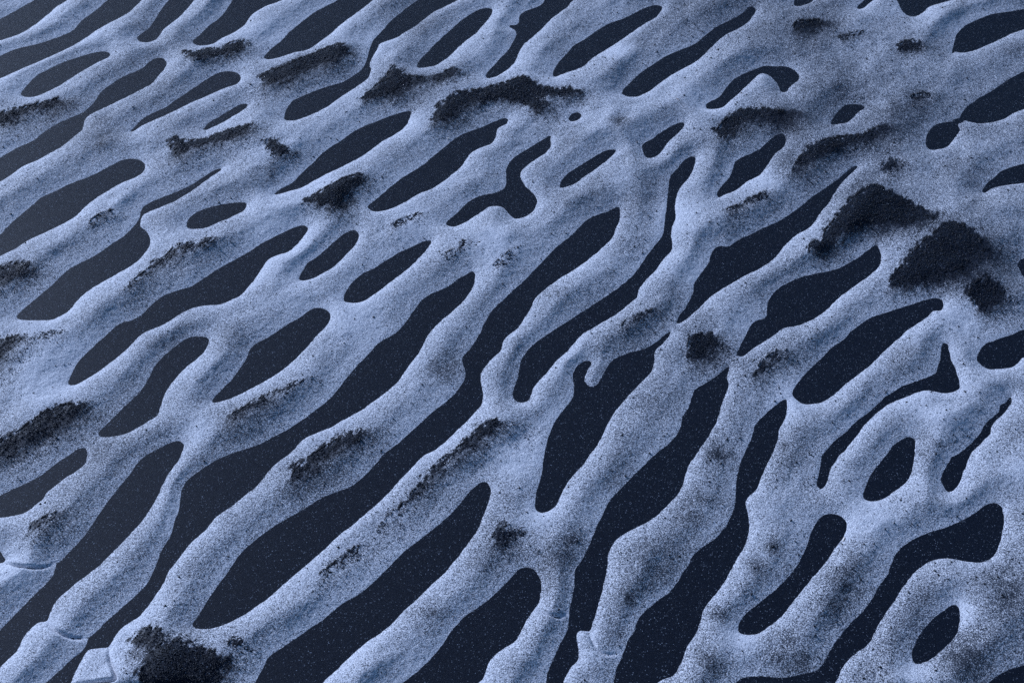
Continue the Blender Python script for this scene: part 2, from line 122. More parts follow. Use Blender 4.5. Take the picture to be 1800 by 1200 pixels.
# ---- drifts of black sand lying on the snow: (density, outline, label) ----
DRIFTS = [
(.9,[(322,90),(337,89),(353,87),(370,82),(387,84),(395,76),(410,71),(427,70),(425,84),(410,92),(390,95),(370,99),(350,103),(332,100)],'thin two-lobed black sand drift just below the second hollow from the top left'),
(1.,[(457,133),(462,126),(480,120),(500,115),(523,103),(547,93),(573,83),(600,76),(605,82),(603,95),(590,103),(573,110),(543,118),(520,130),(493,140),(467,143)],'long straight black sand drift under the wide hollow at the upper left'),
(.9,[(-10,205),(0,198),(13,190),(33,187),(53,183),(73,178),(93,172),(104,171),(97,182),(73,187),(50,194),(27,204),(13,213),(0,214),(-10,214)],'thin black sand drift below the oval hollow at the upper left edge'),
(1.,[(300,247),(310,240),(323,245),(347,245),(367,240),(387,233),(410,227),(437,221),(433,234),(410,242),(387,249),(360,256),(333,260),(320,268),(307,267),(299,260)],'hammer-shaped black sand drift below the small slit hollow at the upper left'),
(1.,[(466,249),(480,246),(493,257),(511,267),(500,273),(483,272),(473,263)],'small tilted clot of black sand right of the hammer-shaped drift'),
(1.,[(537,349),(553,341),(573,330),(600,315),(622,308),(634,308),(630,320),(612,328),(606,345),(600,362),(580,364),(560,360),(543,354)],'wedge-shaped black sand drift just above the two small upright hollows'),
(1.,[(640,167),(653,155),(670,140),(680,127),(690,115),(700,120),(710,128),(727,133),(743,133),(727,142),(713,150),(700,160),(683,163),(660,167),(643,172)],'triangular black sand drift left of the long arched drift'),
(.8,[(760,133),(777,125),(797,118),(803,123),(797,133),(777,137)],'short black sand smear above the left half of the arched drift'),
(1.,[(757,207),(763,193),(777,177),(800,163),(827,158),(850,152),(877,143),(900,137),(920,132),(933,137),(947,147),(967,152),(990,152),(1010,157),(1007,163),(983,163),(960,163),(947,167),(957,180),(953,188),(940,190),(927,183),(917,177),(900,172),(877,170),(857,173),(833,180),(813,190),(793,203),(767,210)],'longest arched black sand drift at the top centre'),
(.45,[(683,393),(700,383),(717,377),(733,370),(733,380),(713,388),(693,397)],'faint sand streak right below the large leaf-shaped hollow left of centre'),
(.85,[(1395,47),(1400,38),(1420,35),(1440,32),(1452,35),(1437,43),(1417,50),(1400,52)],'small dark sand drift near the top edge, leftmost of the top right group'),
(.4,[(1473,63),(1490,57),(1520,52),(1513,60),(1493,65),(1483,70)],'faint speckled sand drift, middle of the top right group'),
(.85,[(1580,75),(1597,68),(1613,73),(1618,80),(1600,88),(1583,85)],'small round sand drift, rightmost of the top right group'),
(1.,[(1258,230),(1267,217),(1283,203),(1303,192),(1327,188),(1347,193),(1367,197),(1383,198),(1380,203),(1357,203),(1333,205),(1310,212),(1293,223),(1280,237),(1263,237)],'hook-shaped black sand drift below the hooked hollow at the upper right'),
(1.,[(1393,297),(1400,283),(1417,263),(1433,252),(1457,245),(1483,238),(1507,235),(1523,233),(1547,220),(1547,227),(1527,240),(1507,247),(1483,253),(1457,263),(1433,272),(1417,283),(1400,297)],'long slanting black sand drift above the tall pointed hollow at the right'),
(.7,[(1272,368),(1287,362),(1307,353),(1327,343),(1343,338),(1340,347),(1317,355),(1297,367),(1280,372)],'thin slanting sand drift under the small kite-shaped hollow at the right'),
(.45,[(1600,170),(1617,163),(1630,163),(1623,175),(1607,175)],'faint sand speckle left of the big hollow on the upper right edge'),
(.5,[(1550,287),(1563,277),(1577,280),(1580,293),(1567,300),(1553,297)],'faint sand smudge above the large black triangle drift'),
(1.,[(1450,405),(1465,385),(1485,360),(1505,342),(1522,330),(1545,327),(1565,335),(1590,350),(1620,365),(1640,378),(1625,388),(1600,392),(1570,388),(1540,390),(1510,398),(1480,412),(1455,425),(1445,430)],'large tent-shaped black sand drift at the right, upper of the big pair'),
(.8,[(1422,433),(1433,423),(1450,427),(1448,435),(1433,440)],'small sand clot at the lower left tip of the tent-shaped drift'),
(1.,[(1562,495),(1573,477),(1587,463),(1607,440),(1630,420),(1650,403),(1667,393),(1690,400),(1710,413),(1727,430),(1738,443),(1720,447),(1703,460),(1697,477),(1680,483),(1657,488),(1633,490),(1600,495),(1573,498)],'large diamond-shaped black sand drift at the right, lower of the big pair'),
(.95,[(1703,513),(1717,497),(1730,488),(1747,503),(1757,520),(1753,533),(1737,543),(1720,540),(1710,530)],'round black sand drift below the large diamond-shaped drift'),
(.95,[(1208,600),(1220,587),(1237,580),(1253,587),(1258,600),(1247,613),(1227,623),(1213,617)],'round tufted sand drift on the junction right of centre'),
(.7,[(1327,653),(1337,633),(1350,622),(1367,613),(1367,623),(1353,633),(1343,643),(1333,657)],'small slanting sand streak right of the round tufted drift'),
(.45,[(1093,570),(1107,558),(1123,550),(1147,543),(1133,557),(1113,567),(1097,577)],'faint combed sand streak between two channels right of centre'),
(1.,[(513,832),(523,818),(540,803),(560,788),(580,775),(600,765),(620,757),(635,755),(632,765),(615,775),(598,787),(580,800),(560,810),(545,820),(530,830),(517,838)],'dark slanting sand drift on the snow ridge between the two longest channels'),
(.95,[(813,773),(833,757),(850,743),(870,738),(880,743),(867,760),(847,770),(827,777)],'dark sand drift topping the long broken sand line at bottom centre'),
(.8,[(737,848),(750,828),(770,808),(790,793),(813,778),(822,780),(805,797),(785,812),(765,830),(748,845)],'second sand streak from the top of the long broken sand line'),
(.45,[(665,920),(690,898),(715,872),(738,848),(742,855),(722,878),(700,902),(675,925)],'third, faint streak of the long broken sand line at bottom centre'),
(.5,[(557,1010),(580,990),(605,970),(625,955),(632,962),(612,978),(590,997),(565,1018)],'lowest streak of the long broken sand line at bottom centre'),
(.5,[(865,940),(883,925),(897,920),(913,930),(910,943),(890,955),(870,957)],'small round sand drift on the broad junction at bottom centre'),
(1.,[(-20,780),(0,770),(20,763),(37,753),(57,737),(80,723),(103,712),(127,708),(142,708),(137,722),(117,733),(90,750),(67,763),(40,777),(17,790),(0,795),(-20,800)],'broad slanting black sand drift on the left edge, lowest of three there'),
(.9,[(-20,475),(0,468),(20,463),(40,458),(50,463),(47,477),(27,487),(0,497),(-20,500)],'stubby black sand drift on the left edge, highest of three there'),
(.95,[(-20,600),(0,595),(20,592),(15,610),(0,628),(-20,640)],'small black sand drift on the left edge, middle of three there'),
(.4,[(20,590),(50,585),(80,582),(105,580),(95,590),(60,595),(25,602)],'faint sand fringe running right from the middle drift of the left edge'),
(.75,[(225,500),(240,487),(257,473),(273,457),(290,447),(307,432),(327,428),(350,425),(373,418),(367,428),(343,435),(320,440),(300,453),(287,463),(267,468),(247,483),(230,500)],'long ragged sand streak between the two long hollows at left'),
(.45,[(157,390),(167,380),(187,370),(193,370),(180,383),(163,393)],'tiny ragged sand streak below the big hollow at the left edge'),
(.6,[(397,733),(413,723),(430,715),(450,702),(467,697),(463,710),(447,720),(423,727),(403,737)],'narrow sand streak under the slender hollow left of centre'),
(.35,[(467,697),(490,683),(515,672),(540,660),(545,665),(520,680),(490,695),(470,705)],'faint tail of sand running up right from the narrow streak left of centre'),
(.9,[(233,1128),(247,1110),(263,1102),(283,1107),(287,1120),(277,1133),(257,1137),(237,1137)],'small black sand clot above left of the big round drift at bottom left'),
(1.,[(247,1200),(247,1183),(263,1153),(283,1133),(307,1128),(333,1132),(360,1140),(383,1150),(390,1163),(383,1183),(373,1200),(360,1230),(250,1230)],'big round black sand drift on the bottom edge at left'),
(.4,[(400,1133),(413,1120),(430,1130),(417,1143)],'faint sand smudge right of the big round drift at bottom left'),
(.55,[(48,932),(63,917),(80,907),(100,900),(93,910),(73,927),(60,938)],'soft sand smudge on the blunt snow tongue at lower left'),
(.3,[(780,445),(800,437),(813,423),(830,427),(815,437),(795,450)],'faint sand speckle just left of the brightest snow at the centre'),
(.3,[(865,465),(883,453),(893,443),(900,447),(888,460),(870,470)],'faint sand speckle on the right of the brightest snow at the centre'),
]
# soft areas where the snow is dirtier (x, y, radius, amount)
SMUDGES = [(785,640,42,.35),(1240,905,60,.3),(1335,1000,26,.35),(1400,1150,60,.3),(1262,1075,26,.35),(1250,1160,30,.3),(1455,1065,30,.25),
(1107,1047,18,.35),(1085,1108,20,.35),(1000,960,36,.35),(180,245,26,.3),(477,312,30,.3),(1480,110,60,.10),(1590,200,60,.16),(1775,1035,40,.35),
(1700,1150,50,.25),(1265,800,30,.4),(1480,1010,50,.3),(1640,760,60,.2),(1720,300,60,.12),(1360,960,20,.3),(1390,1000,16,.3),(1330,130,40,.1),
(600,330,40,.2),(120,350,30,.2),(970,500,40,.15),(1400,780,50,.15),(700,1060,50,.2),(760,1080,30,.25),(1150,1000,50,.25),(1600,620,40,.1),
(1500,170,70,.08),(1420,60,60,.1),(1010,240,40,.1),(1090,215,18,.35),(300,600,40,.15),(460,500,30,.15),(1380,210,30,.2),(1400,200,12,.4),
# negative amounts: paler snow with a lower share of dark grains
(870,430,40,-.26),(350,750,45,-.22),(630,560,50,-.22),(900,800,45,-.26),(945,905,40,-.26),(95,640,60,-.24),(1385,690,50,-.22),(1640,735,45,-.22),
(1690,1070,35,-.24),(1600,1185,40,-.22),(1300,560,50,-.16),(1300,1120,35,-.2),(1525,905,45,-.24),(1090,90,30,-.2),(90,690,50,-.2),(720,390,50,-.14),
(1240,180,50,-.14),(1090,320,40,-.14),(180,60,50,-.14),(640,80,60,-.1),(570,320,40,-.1),(310,910,50,-.08),(1790,830,30,-.2),(1190,370,40,-.2),
(30,1005,35,-.2),(1330,310,40,-.16),(1690,560,50,-.16),(1000,760,50,-.1),(1210,470,40,-.14),(480,400,50,-.12),(430,110,40,-.1),(470,60,60,-.1)]
# (pixel centre, length m, heading deg, colour key, label)
CHIPS = [((1484,945),.0062,62,'pale_wood','tiny cream wood splinter on the rim of the club-shaped hollow at lower right'),
((1670,981),.0085,-48,'pale_straw','tiny white straw on the lower rim of the wide bent channel at lower right'),
((751,277),.0060,-62,'pale_straw','tiny pale straw on the upper rim of the large leaf-shaped hollow'),
((1191,181),.0110,-60,'brown_straw','tiny brown straw lying on snow at the upper right of centre'),
((1783,226),.0160,-35,'pale_straw','pale thin twig half buried in snow at the upper right edge'),
((788,240),.0030,20,'pale_wood','tiny white chip on snow below the long arched drift')]
# ================================================================== survey helpers
rng = np.random.default_rng(7)
random.seed(7)
TH = R(90 - PITCH)
FWD = np.array([0, math.sin(TH), -math.cos(TH)])
UP = np.array([0, math.cos(TH), math.sin(TH)])
K = SENSOR / LENS / 1800.0

def ground(p, z=0.0):
    """point of the photograph -> x, y on the plane at height z"""
    p = np.asarray(p, float)
    u = (p[..., 0] - 900) * K
    v = (600 - p[..., 1]) * K
    dz = FWD[2] + v * UP[2]
    t = (z - CAM_H) / dz
    return np.stack([u * t, (FWD[1] + v * UP[1]) * t], -1)

def frame_margin(x, y):
    """how far (in photograph pixels) a ground point lies inside the frame"""
    dep = y * FWD[1] - CAM_H * FWD[2]
    up = y * UP[1] - CAM_H * UP[2]
    dep = np.maximum(dep, .05)
    px = 900 + x / dep / K
    py = 600 - up / dep / K
    return np.minimum(np.minimum(px, 1800 - px), np.minimum(py, 1200 - py))

def smooth_loop(p, n=3, closed=True):
    """Catmull-Rom through the surveyed points"""
    p = np.asarray(p, float)
    if closed:
        a, b, c, d = np.roll(p, 1, 0), p, np.roll(p, -1, 0), np.roll(p, -2, 0)
    else:
        q = np.vstack([2 * p[0] - p[1], p, 2 * p[-1] - p[-2]])
        a, b, c, d = q[:-3], q[1:-2], q[2:-1], q[3:]
    out = []
    for t in np.arange(n) / n:
        out.append(.5 * (2 * b + (c - a) * t + (2 * a - 5 * b + 4 * c - d) * t * t + (3 * b - a - 3 * c + d) * t ** 3))
    r = np.stack(out, 1).reshape(-1, 2)
    return r if closed else np.vstack([r, p[-1:]])

def box_blur(a, r):
    r = int(r)
    if r < 1: return a
    for ax in (0, 1):
        pad = [(0, 0), (0, 0)]; pad[ax] = (r + 1, r)
        c = np.cumsum(np.pad(a, pad, mode='edge'), axis=ax)
        n = a.shape[ax]
        i0 = [slice(None)] * 2; i1 = [slice(None)] * 2
        i0[ax] = slice(0, n); i1[ax] = slice(2 * r + 1, 2 * r + 1 + n)
        a = (c[tuple(i1)] - c[tuple(i0)]) / (2 * r + 1)
    return a
def blur(a, r):
    for _ in range(3): a = box_blur(a, r)
    return a
def bilinear(f, x0, y0, h, x, y):
    fx = np.clip((x - x0) / h, 0, f.shape[1] - 1.001); fy = np.clip((y - y0) / h, 0, f.shape[0] - 1.001)
    i = fx.astype(int); j = fy.astype(int); a = fx - i; b = fy - j
    return (f[j, i] * (1 - a) + f[j, i + 1] * a) * (1 - b) + (f[j + 1, i] * (1 - a) + f[j + 1, i + 1] * a) * b
def value_noise(x, y, size, seed, ang=0.0, stretch=1.0):
    """smooth random field in [-1,1]"""
    c, s = math.cos(ang), math.sin(ang)
    u = (x * c + y * s) / (size * stretch); v = (-x * s + y * c) / size
    t = np.random.default_rng(seed).uniform(-1, 1, (256, 256))
    i = np.floor(u).astype(int); j = np.floor(v).astype(int)
    a = u - i; b = v - j
    a = a * a * (3 - 2 * a); b = b * b * (3 - 2 * b)
    i0, i1, j0, j1 = i & 255, (i + 1) & 255, j & 255, (j + 1) & 255
    return (t[j0, i0] * (1 - a) + t[j0, i1] * a) * (1 - b) + (t[j1, i0] * (1 - a) + t[j1, i1] * a) * b
def fbm(x, y, size, seed, oct=3, ang=0., stretch=1.):
    r = 0; w = 1; tot = 0
    for k in range(oct):
        r = r + w * value_noise(x, y, size / 2 ** k, seed + k, ang, stretch); tot += w; w *= .5
    return r / tot
def smoothstep(a, b, x):
    t = np.clip((x - a) / (b - a), 0, 1)
    return t * t * (3 - 2 * t)

class Lattice:
    def __init__(s, x0, x1, y0, y1, h):
        s.x0, s.y0, s.h = x0, y0, h
        s.nx = int((x1 - x0) / h) + 1; s.ny = int((y1 - y0) / h) + 1
        s.xs = x0 + h * np.arange(s.nx); s.ys = y0 + h * np.arange(s.ny)
        s.X, s.Y = np.meshgrid(s.xs, s.ys)
    def dist(s, loops, reach, closed=True):
        """unsigned distance to a set of polylines (exact within reach)"""
        D = np.full((s.ny, s.nx), reach * reach)
        for L in loops:
            A = L if closed else L[:-1]; B = np.roll(L, -1, 0) if closed else L[1:]
            for (ax, ay), (bx, by) in zip(A, B):
                i0 = max(int((min(ax, bx) - reach - s.x0) / s.h), 0); i1 = min(int((max(ax, bx) + reach - s.x0) / s.h) + 2, s.nx)
                j0 = max(int((min(ay, by) - reach - s.y0) / s.h), 0); j1 = min(int((max(ay, by) + reach - s.y0) / s.h) + 2, s.ny)
                if i0 >= i1 or j0 >= j1: continue
                dx, dy = bx - ax, by - ay
                l2 = dx * dx + dy * dy + 1e-14
                X = s.xs[i0:i1][None, :] - ax; Y = s.ys[j0:j1][:, None] - ay
                t = np.clip((X * dx + Y * dy) / l2, 0, 1)
                d = (X - t * dx) ** 2 + (Y - t * dy) ** 2
                W = D[j0:j1, i0:i1]
                np.minimum(W, d, out=W)
        return np.sqrt(D)
    def inside(s, loops):
        M = np.zeros((s.ny, s.nx), bool)
        for L in loops:
            C = np.zeros((s.ny, s.nx), bool)
            A = L; B = np.roll(L, -1, 0)
            j0 = max(int((L[:, 1].min() - s.y0) / s.h), 0); j1 = min(int((L[:, 1].max() - s.y0) / s.h) + 2, s.ny)
            for j in range(j0, j1):
                y = s.ys[j]
                k = (A[:, 1] > y) != (B[:, 1] > y)
                if not k.any(): continue
                xc = np.sort(A[k, 0] + (y - A[k, 1]) / (B[k, 1] - A[k, 1]) * (B[k, 0] - A[k, 0]))
                for a, b in zip(xc[::2], xc[1::2]):
                    i0 = max(int(math.ceil((a - s.x0) / s.h)), 0); i1 = min(int(math.floor((b - s.x0) / s.h)) + 1, s.nx)
                    if i1 > i0: C[j, i0:i1] = True
            M |= C
        return M

# ================================================================== the relief of the snow
holes = [smooth_loop(ground(h)) for h in HOLES]
cracks = [smooth_loop(ground(c), 5, False) for c in CRACKS]

# coarse lattice: the ripple pattern beyond the surveyed ground goes on as the same kind of pattern
# (a Swift-Hohenberg ripple field that grows out of the surveyed outlines)
CL = Lattice(-1.75, 1.75, .12, 3.1, .008)
dC = CL.dist([h[::2] for h in holes], .06)
dC = np.where(CL.inside(holes), -dC, dC)
mC = frame_margin(CL.X, CL.Y)
LAM = .112; k0 = 2 * math.pi / LAM
kx = 2 * math.pi * np.fft.fftfreq(CL.nx, CL.h)[None, :]; ky = 2 * math.pi * np.fft.fftfreq(CL.ny, CL.h)[:, None]
k2 = (kx ** 2 + ky ** 2) / k0 ** 2
sdir = R(57)
along = (kx * math.cos(sdir) + ky * math.sin(sdir)) ** 2 / k0 ** 2
Lop = .35 - (1 - k2) ** 2 - 1.0 * along
target = np.clip(np.sin(np.clip(dC * k0 * .8, -1.57, 1.57)), -1, 1) * .75
wfix = smoothstep(-14, 4, mC)
u = rng.normal(0, .25, CL.X.shape); u = u * (1 - wfix) + target * wfix
dt = .5
for it in range(120):
    N = .22 * u * u - u ** 3
    u = np.real(np.fft.ifft2((np.fft.fft2(u) + dt * np.fft.fft2(N)) / (1 - dt * Lop)))
    u = u * (1 - wfix) + target * wfix
gy, gx = np.gradient(u, CL.h)
uo = u + .12
q = uo / np.sqrt(gx ** 2 + gy ** 2 + (k0 * uo) ** 2 + 1e-6)
dOut = np.arcsin(np.clip(q * k0, -1, 1)) / k0

# fine lattice over everything in view
STEP = .0015
FL = Lattice(-1.0, 1.0, .72, 2.24, STEP)
dF = FL.dist(holes, .046)
dF = np.where(FL.inside(holes), -dF, dF)
mF = frame_margin(FL.X, FL.Y)
w = smoothstep(-22, -6, mF)
edge = fbm(FL.X, FL.Y, .011, 31, 3) * .0009 + fbm(FL.X, FL.Y, .0032, 35, 2) * .0005
def out_at(x, y): return bilinear(dOut, CL.x0, CL.y0, CL.h, x, y)
dF = dF * w + out_at(FL.X, FL.Y) * (1 - w) + edge
cF = FL.dist(cracks, .03, closed=False)

def sand_z(x, y): return fbm(x, y, .35, 11, 2) * .003

WIND = np.array([.62, -.78])                     # the wind that shaped the crust blows towards this side
def relief(d, lee):
    """a bank with a convex windward flank, a short slip face behind the crest and a flat lee apron"""
    dl = np.clip(d, 0, .045)
    hw = .0056 * (1 - np.exp(-dl / .0135)) + .05 * dl
    hl = .14 * dl + .8 * dl * dl
    h = hw * (1 - lee) + hl * lee
    return np.where(d < 0, np.maximum((.465 - .325 * lee) * d, -.003), h)
def lee_side(d, step, r):
    gy, gx = np.gradient(blur(d, r), step)
    return smoothstep(.75, -.75, blur(gx * WIND[0] + gy * WIND[1], r))
leeF = lee_side(dF, STEP, 6)
hF = relief(dF, leeF)
hs = blur(np.maximum(hF, 0), 3)
k = smoothstep(.008, .024, dF)
hF = hF * (1 - k) + hs * k
# broad swells, wind ripples and hummocks of the crust
inn = smoothstep(.0, .03, dF)
X, Y = FL.X, FL.Y
hF = hF + inn * (fbm(X, Y, .075, 51, 3, R(57), 1.6) * .0038 * (1 + .7 * smoothstep(.022, .044, dF)) + fbm(X, Y, .02, 57, 3) * .0009)
# slumped tongues: a narrow open crack with rounded lips
crk = smoothstep(.0003, .0034, cF)
hF = np.where(hF > 0, hF * (.30 + .70 * crk), hF)
zF = hF + sand_z(X, Y)
zF_smooth = zF.copy()
# the crust is made of grains: small random relief
zF = zF + (rng.normal(0, 1, zF.shape) * .00013 + fbm(X, Y, .0045, 71, 2) * .00025) * smoothstep(0, .004, dF)

def z_at(x, y): return bilinear(zF_smooth, FL.x0, FL.y0, STEP, x, y)
def d_at(x, y): return bilinear(dF, FL.x0, FL.y0, STEP, x, y)

# ---- how much black sand is mixed into the snow
drift_loops = [smooth_loop(ground(p, .008)) for _, p, _ in DRIFTS]
dust = .35 + .22 * fbm(X, Y, .16, 81, 4) + .12 * fbm(X, Y, .03, 87, 3, R(57), 2.0)
dust = dust + .08 * smoothstep(.0, .7, X) - .22 * np.exp(-cF / .0035)
# paler along the rims of the crust, darker over its body
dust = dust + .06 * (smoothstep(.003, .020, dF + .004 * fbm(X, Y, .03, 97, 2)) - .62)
for x, y, r, a in SMUDGES:
    a = a * (.62 if a > 0 else 1.45)
    c = ground((x, y), .006); e = ground((x + r, y), .006); rr = abs(e[0] - c[0])
    sl = (slice(max(int((c[1] - 4 * rr - FL.y0) / STEP), 0), max(int((c[1] + 4 * rr - FL.y0) / STEP), 0)),
          slice(max(int((c[0] - 4 * rr - FL.x0) / STEP), 0), max(int((c[0] + 4 * rr - FL.x0) / STEP), 0)))
    g = np.exp(-((X[sl] - c[0]) ** 2 + ((Y[sl] - c[1]) / 1.2) ** 2) / (2 * (rr * .62) ** 2))
    dust[sl] += a * g * (1 + (1.6 * fbm(X[sl], Y[sl], .014, 93, 3) if a > 0 else 0))

# ================================================================== materials
def nodes(name):
    m = bpy.data.materials.new(name); m.use_nodes = True
    nt = m.node_tree
    return m, nt, nt.nodes['Principled BSDF']
def N(nt, t, **kw):
    n = nt.nodes.new(t)
    for k_, v in kw.items(): setattr(n, k_, v)
    return n
def math_node(nt, op, a, b=None, c=None):
    n = N(nt, 'ShaderNodeMath', operation=op)
    for i, v in enumerate((a, b, c)):
        if v is None: continue
        if isinstance(v, (int, float)): n.inputs[i].default_value = v
        else: nt.links.new(v, n.inputs[i])
    return n.outputs[0]
def mix(nt, f, a, b):
    n = N(nt, 'ShaderNodeMix', data_type='RGBA')
    for sock, v in ((n.inputs[0], f), (n.inputs[6], a), (n.inputs[7], b)):
        if isinstance(v, (tuple, list)): sock.default_value = (*v, 1)
        elif isinstance(v, (int, float)): sock.default_value = v
        else: nt.links.new(v, sock)
    return n.outputs[2]
def ramp(nt, v, a, b):
    n = N(nt, 'ShaderNodeMapRange', interpolation_type='SMOOTHSTEP')
    n.inputs[1].default_value = a; n.inputs[2].default_value = b
    nt.links.new(v, n.inputs[0]); return n.outputs[0]
SAND, SAND2 = (.0026, .0042, .0088), (.0105, .0155, .0280)
SNOW, SNOW2 = (.45, .46, .52), (1.0, .99, 1.0)

def snow_material():
    m, nt, b = nodes('granular_snow')
    L = nt.links
    pos = N(nt, 'ShaderNodeNewGeometry').outputs['Position']
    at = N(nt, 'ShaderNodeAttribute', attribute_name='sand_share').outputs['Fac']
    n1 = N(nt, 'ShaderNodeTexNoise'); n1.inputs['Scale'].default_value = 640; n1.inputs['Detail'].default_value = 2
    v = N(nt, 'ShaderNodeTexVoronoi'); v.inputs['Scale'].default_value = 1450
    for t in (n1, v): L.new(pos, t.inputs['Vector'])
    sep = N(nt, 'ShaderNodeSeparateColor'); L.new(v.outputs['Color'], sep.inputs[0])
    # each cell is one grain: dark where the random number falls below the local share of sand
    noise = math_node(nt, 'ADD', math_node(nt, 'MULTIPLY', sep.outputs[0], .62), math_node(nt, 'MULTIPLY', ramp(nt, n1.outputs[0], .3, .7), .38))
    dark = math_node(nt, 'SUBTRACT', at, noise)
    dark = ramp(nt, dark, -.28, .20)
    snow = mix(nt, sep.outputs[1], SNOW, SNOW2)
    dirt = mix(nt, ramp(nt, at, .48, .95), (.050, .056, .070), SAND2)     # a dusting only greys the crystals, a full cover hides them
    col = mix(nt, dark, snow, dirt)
    L.new(col, b.inputs['Base Color'])
    b.inputs['Roughness'].default_value = .62
    b.inputs['Specular IOR Level'].default_value = .25
    bp = N(nt, 'ShaderNodeBump'); bp.inputs['Strength'].default_value = .8; bp.inputs['Distance'].default_value = .0008
    L.new(noise, bp.inputs['Height']); L.new(bp.outputs[0], b.inputs['Normal'])
    return m
def sand_material(name='black_sand', spark=.965):
    m, nt, b = nodes(name)
    L = nt.links
    pos = N(nt, 'ShaderNodeNewGeometry').outputs['Position']
    v = N(nt, 'ShaderNodeTexVoronoi'); v.inputs['Scale'].default_value = 1200
    n1 = N(nt, 'ShaderNodeTexNoise'); n1.inputs['Scale'].default_value = 9; n1.inputs['Detail'].default_value = 4
    for t in (v, n1): L.new(pos, t.inputs['Vector'])
    sep = N(nt, 'ShaderNodeSeparateColor'); L.new(v.outputs['Color'], sep.inputs[0])
    base = mix(nt, sep.outputs[0], SAND, SAND2)
    base = mix(nt, math_node(nt, 'MULTIPLY', n1.outputs[0], .35), base, (.012, .017, .027))
    # now and then a pale mineral or ice grain
    sp = ramp(nt, sep.outputs[1], spark, spark + .012)
    col = mix(nt, math_node(nt, 'MULTIPLY', sp, sep.outputs[2]), base, (.26, .29, .34))
    L.new(col, b.inputs['Base Color'])
    b.inputs['Roughness'].default_value = .48
    b.inputs['Specular IOR Level'].default_value = .13
    bp = N(nt, 'ShaderNodeBump'); bp.inputs['Strength'].default_value = .8; bp.inputs['Distance'].default_value = .0008
    L.new(sep.outputs[2], bp.inputs['Height']); L.new(bp.outputs[0], b.inputs['Normal'])
    return m
def grain_material(name, col, var, rough=.6):
    m, nt, b = nodes(name)
    n = N(nt, 'ShaderNodeTexWhiteNoise', noise_dimensions='1D')
    g = N(nt, 'ShaderNodeNewGeometry')
    nt.links.new(g.outputs['Random Per Island'], n.inputs['W'])
    nt.links.new(mix(nt, n.outputs[0], col, var), b.inputs['Base Color'])
    b.inputs['Roughness'].default_value = rough
    return m
def chip_material(name, a, c):
    m, nt, b = nodes(name)
    n = N(nt, 'ShaderNodeTexNoise'); n.inputs['Scale'].default_value = 900
    nt.links.new(N(nt, 'ShaderNodeNewGeometry').outputs['Position'], n.inputs['Vector'])
    nt.links.new(mix(nt, n.outputs[0], a, c), b.inputs['Base Color']); b.inputs['Roughness'].default_value = .6
    return m
M_SNOW = snow_material()
M_SAND = sand_material()
M_DRIFT = sand_material('drifted_black_sand', .965)
M_GRAIN = grain_material('loose_sand_grain', SAND, (.0060, .0090, .0160))
M_ICE = grain_material('ice_grain', (.45, .50, .56), (.85, .88, .92), .35)
M_CHIP = {'pale_wood': chip_material('pale_wood', (.85, .66, .50), (.95, .85, .75)),
          'pale_straw': chip_material('pale_straw', (.75, .72, .66), (.9, .88, .82)),
          'brown_straw': chip_material('brown_straw', (.42, .26, .16), (.55, .36, .24))}

def mesh_object(name, V, F, mat, attr=None, parent=None, loc=(0, 0, 0)):
    me = bpy.data.meshes.new(name)
    V = np.asarray(V, np.float32) - np.asarray(loc, np.float32); F = np.asarray(F, np.int32)
    nf, ns = F.shape
    me.vertices.add(len(V)); me.vertices.foreach_set('co', V.ravel())
    me.loops.add(nf * ns); me.loops.foreach_set('vertex_index', F.ravel())
    me.polygons.add(nf); me.polygons.foreach_set('loop_start', np.arange(nf, dtype=np.int32) * ns)
    if attr is not None:
        a = me.attributes.new('sand_share', 'FLOAT', 'POINT'); a.data.foreach_set('value', np.asarray(attr, np.float32))
    me.update(calc_edges=True)
    if mat is not M_GRAIN and mat is not M_ICE:
        me.polygons.foreach_set('use_smooth', np.ones(nf, bool))
    me.materials.append(mat)
    o = bpy.data.objects.new(name, me); scene.collection.objects.link(o)
    if parent is not None: o.parent = parent
    else: o.location = loc
    return o

# ================================================================== ground of black sand
g0 = np.arange(-1.8, 1.8001, .012)
far = np.array([2.1, 2.6, 3.5, 5, 8, 14, 25, 50, 100, 200.])
gxs = np.concatenate([-far[::-1], g0, far])
gys = np.concatenate([-far[::-1] + 1.6, g0 + 1.6, far + 1.6])
GX, GY = np.meshgrid(gxs, gys)
GZ = sand_z(GX, GY) * smoothstep(3.4, 1.8, np.maximum(abs(GX), abs(GY - 1.6)))
def grid_faces(ny, nx):
    i = np.arange(ny * nx).reshape(ny, nx)
    return np.stack([i[:-1, :-1], i[:-1, 1:], i[1:, 1:], i[1:, :-1]], -1)
gf = grid_faces(*GX.shape).reshape(-1, 4)
sand = mesh_object('black_sand_ground', np.stack([GX, GY, GZ], -1).reshape(-1, 3), gf, M_SAND)
sand['kind'] = 'structure'
sand['label'] = 'bare black sand ground showing in the hollows of the snow'

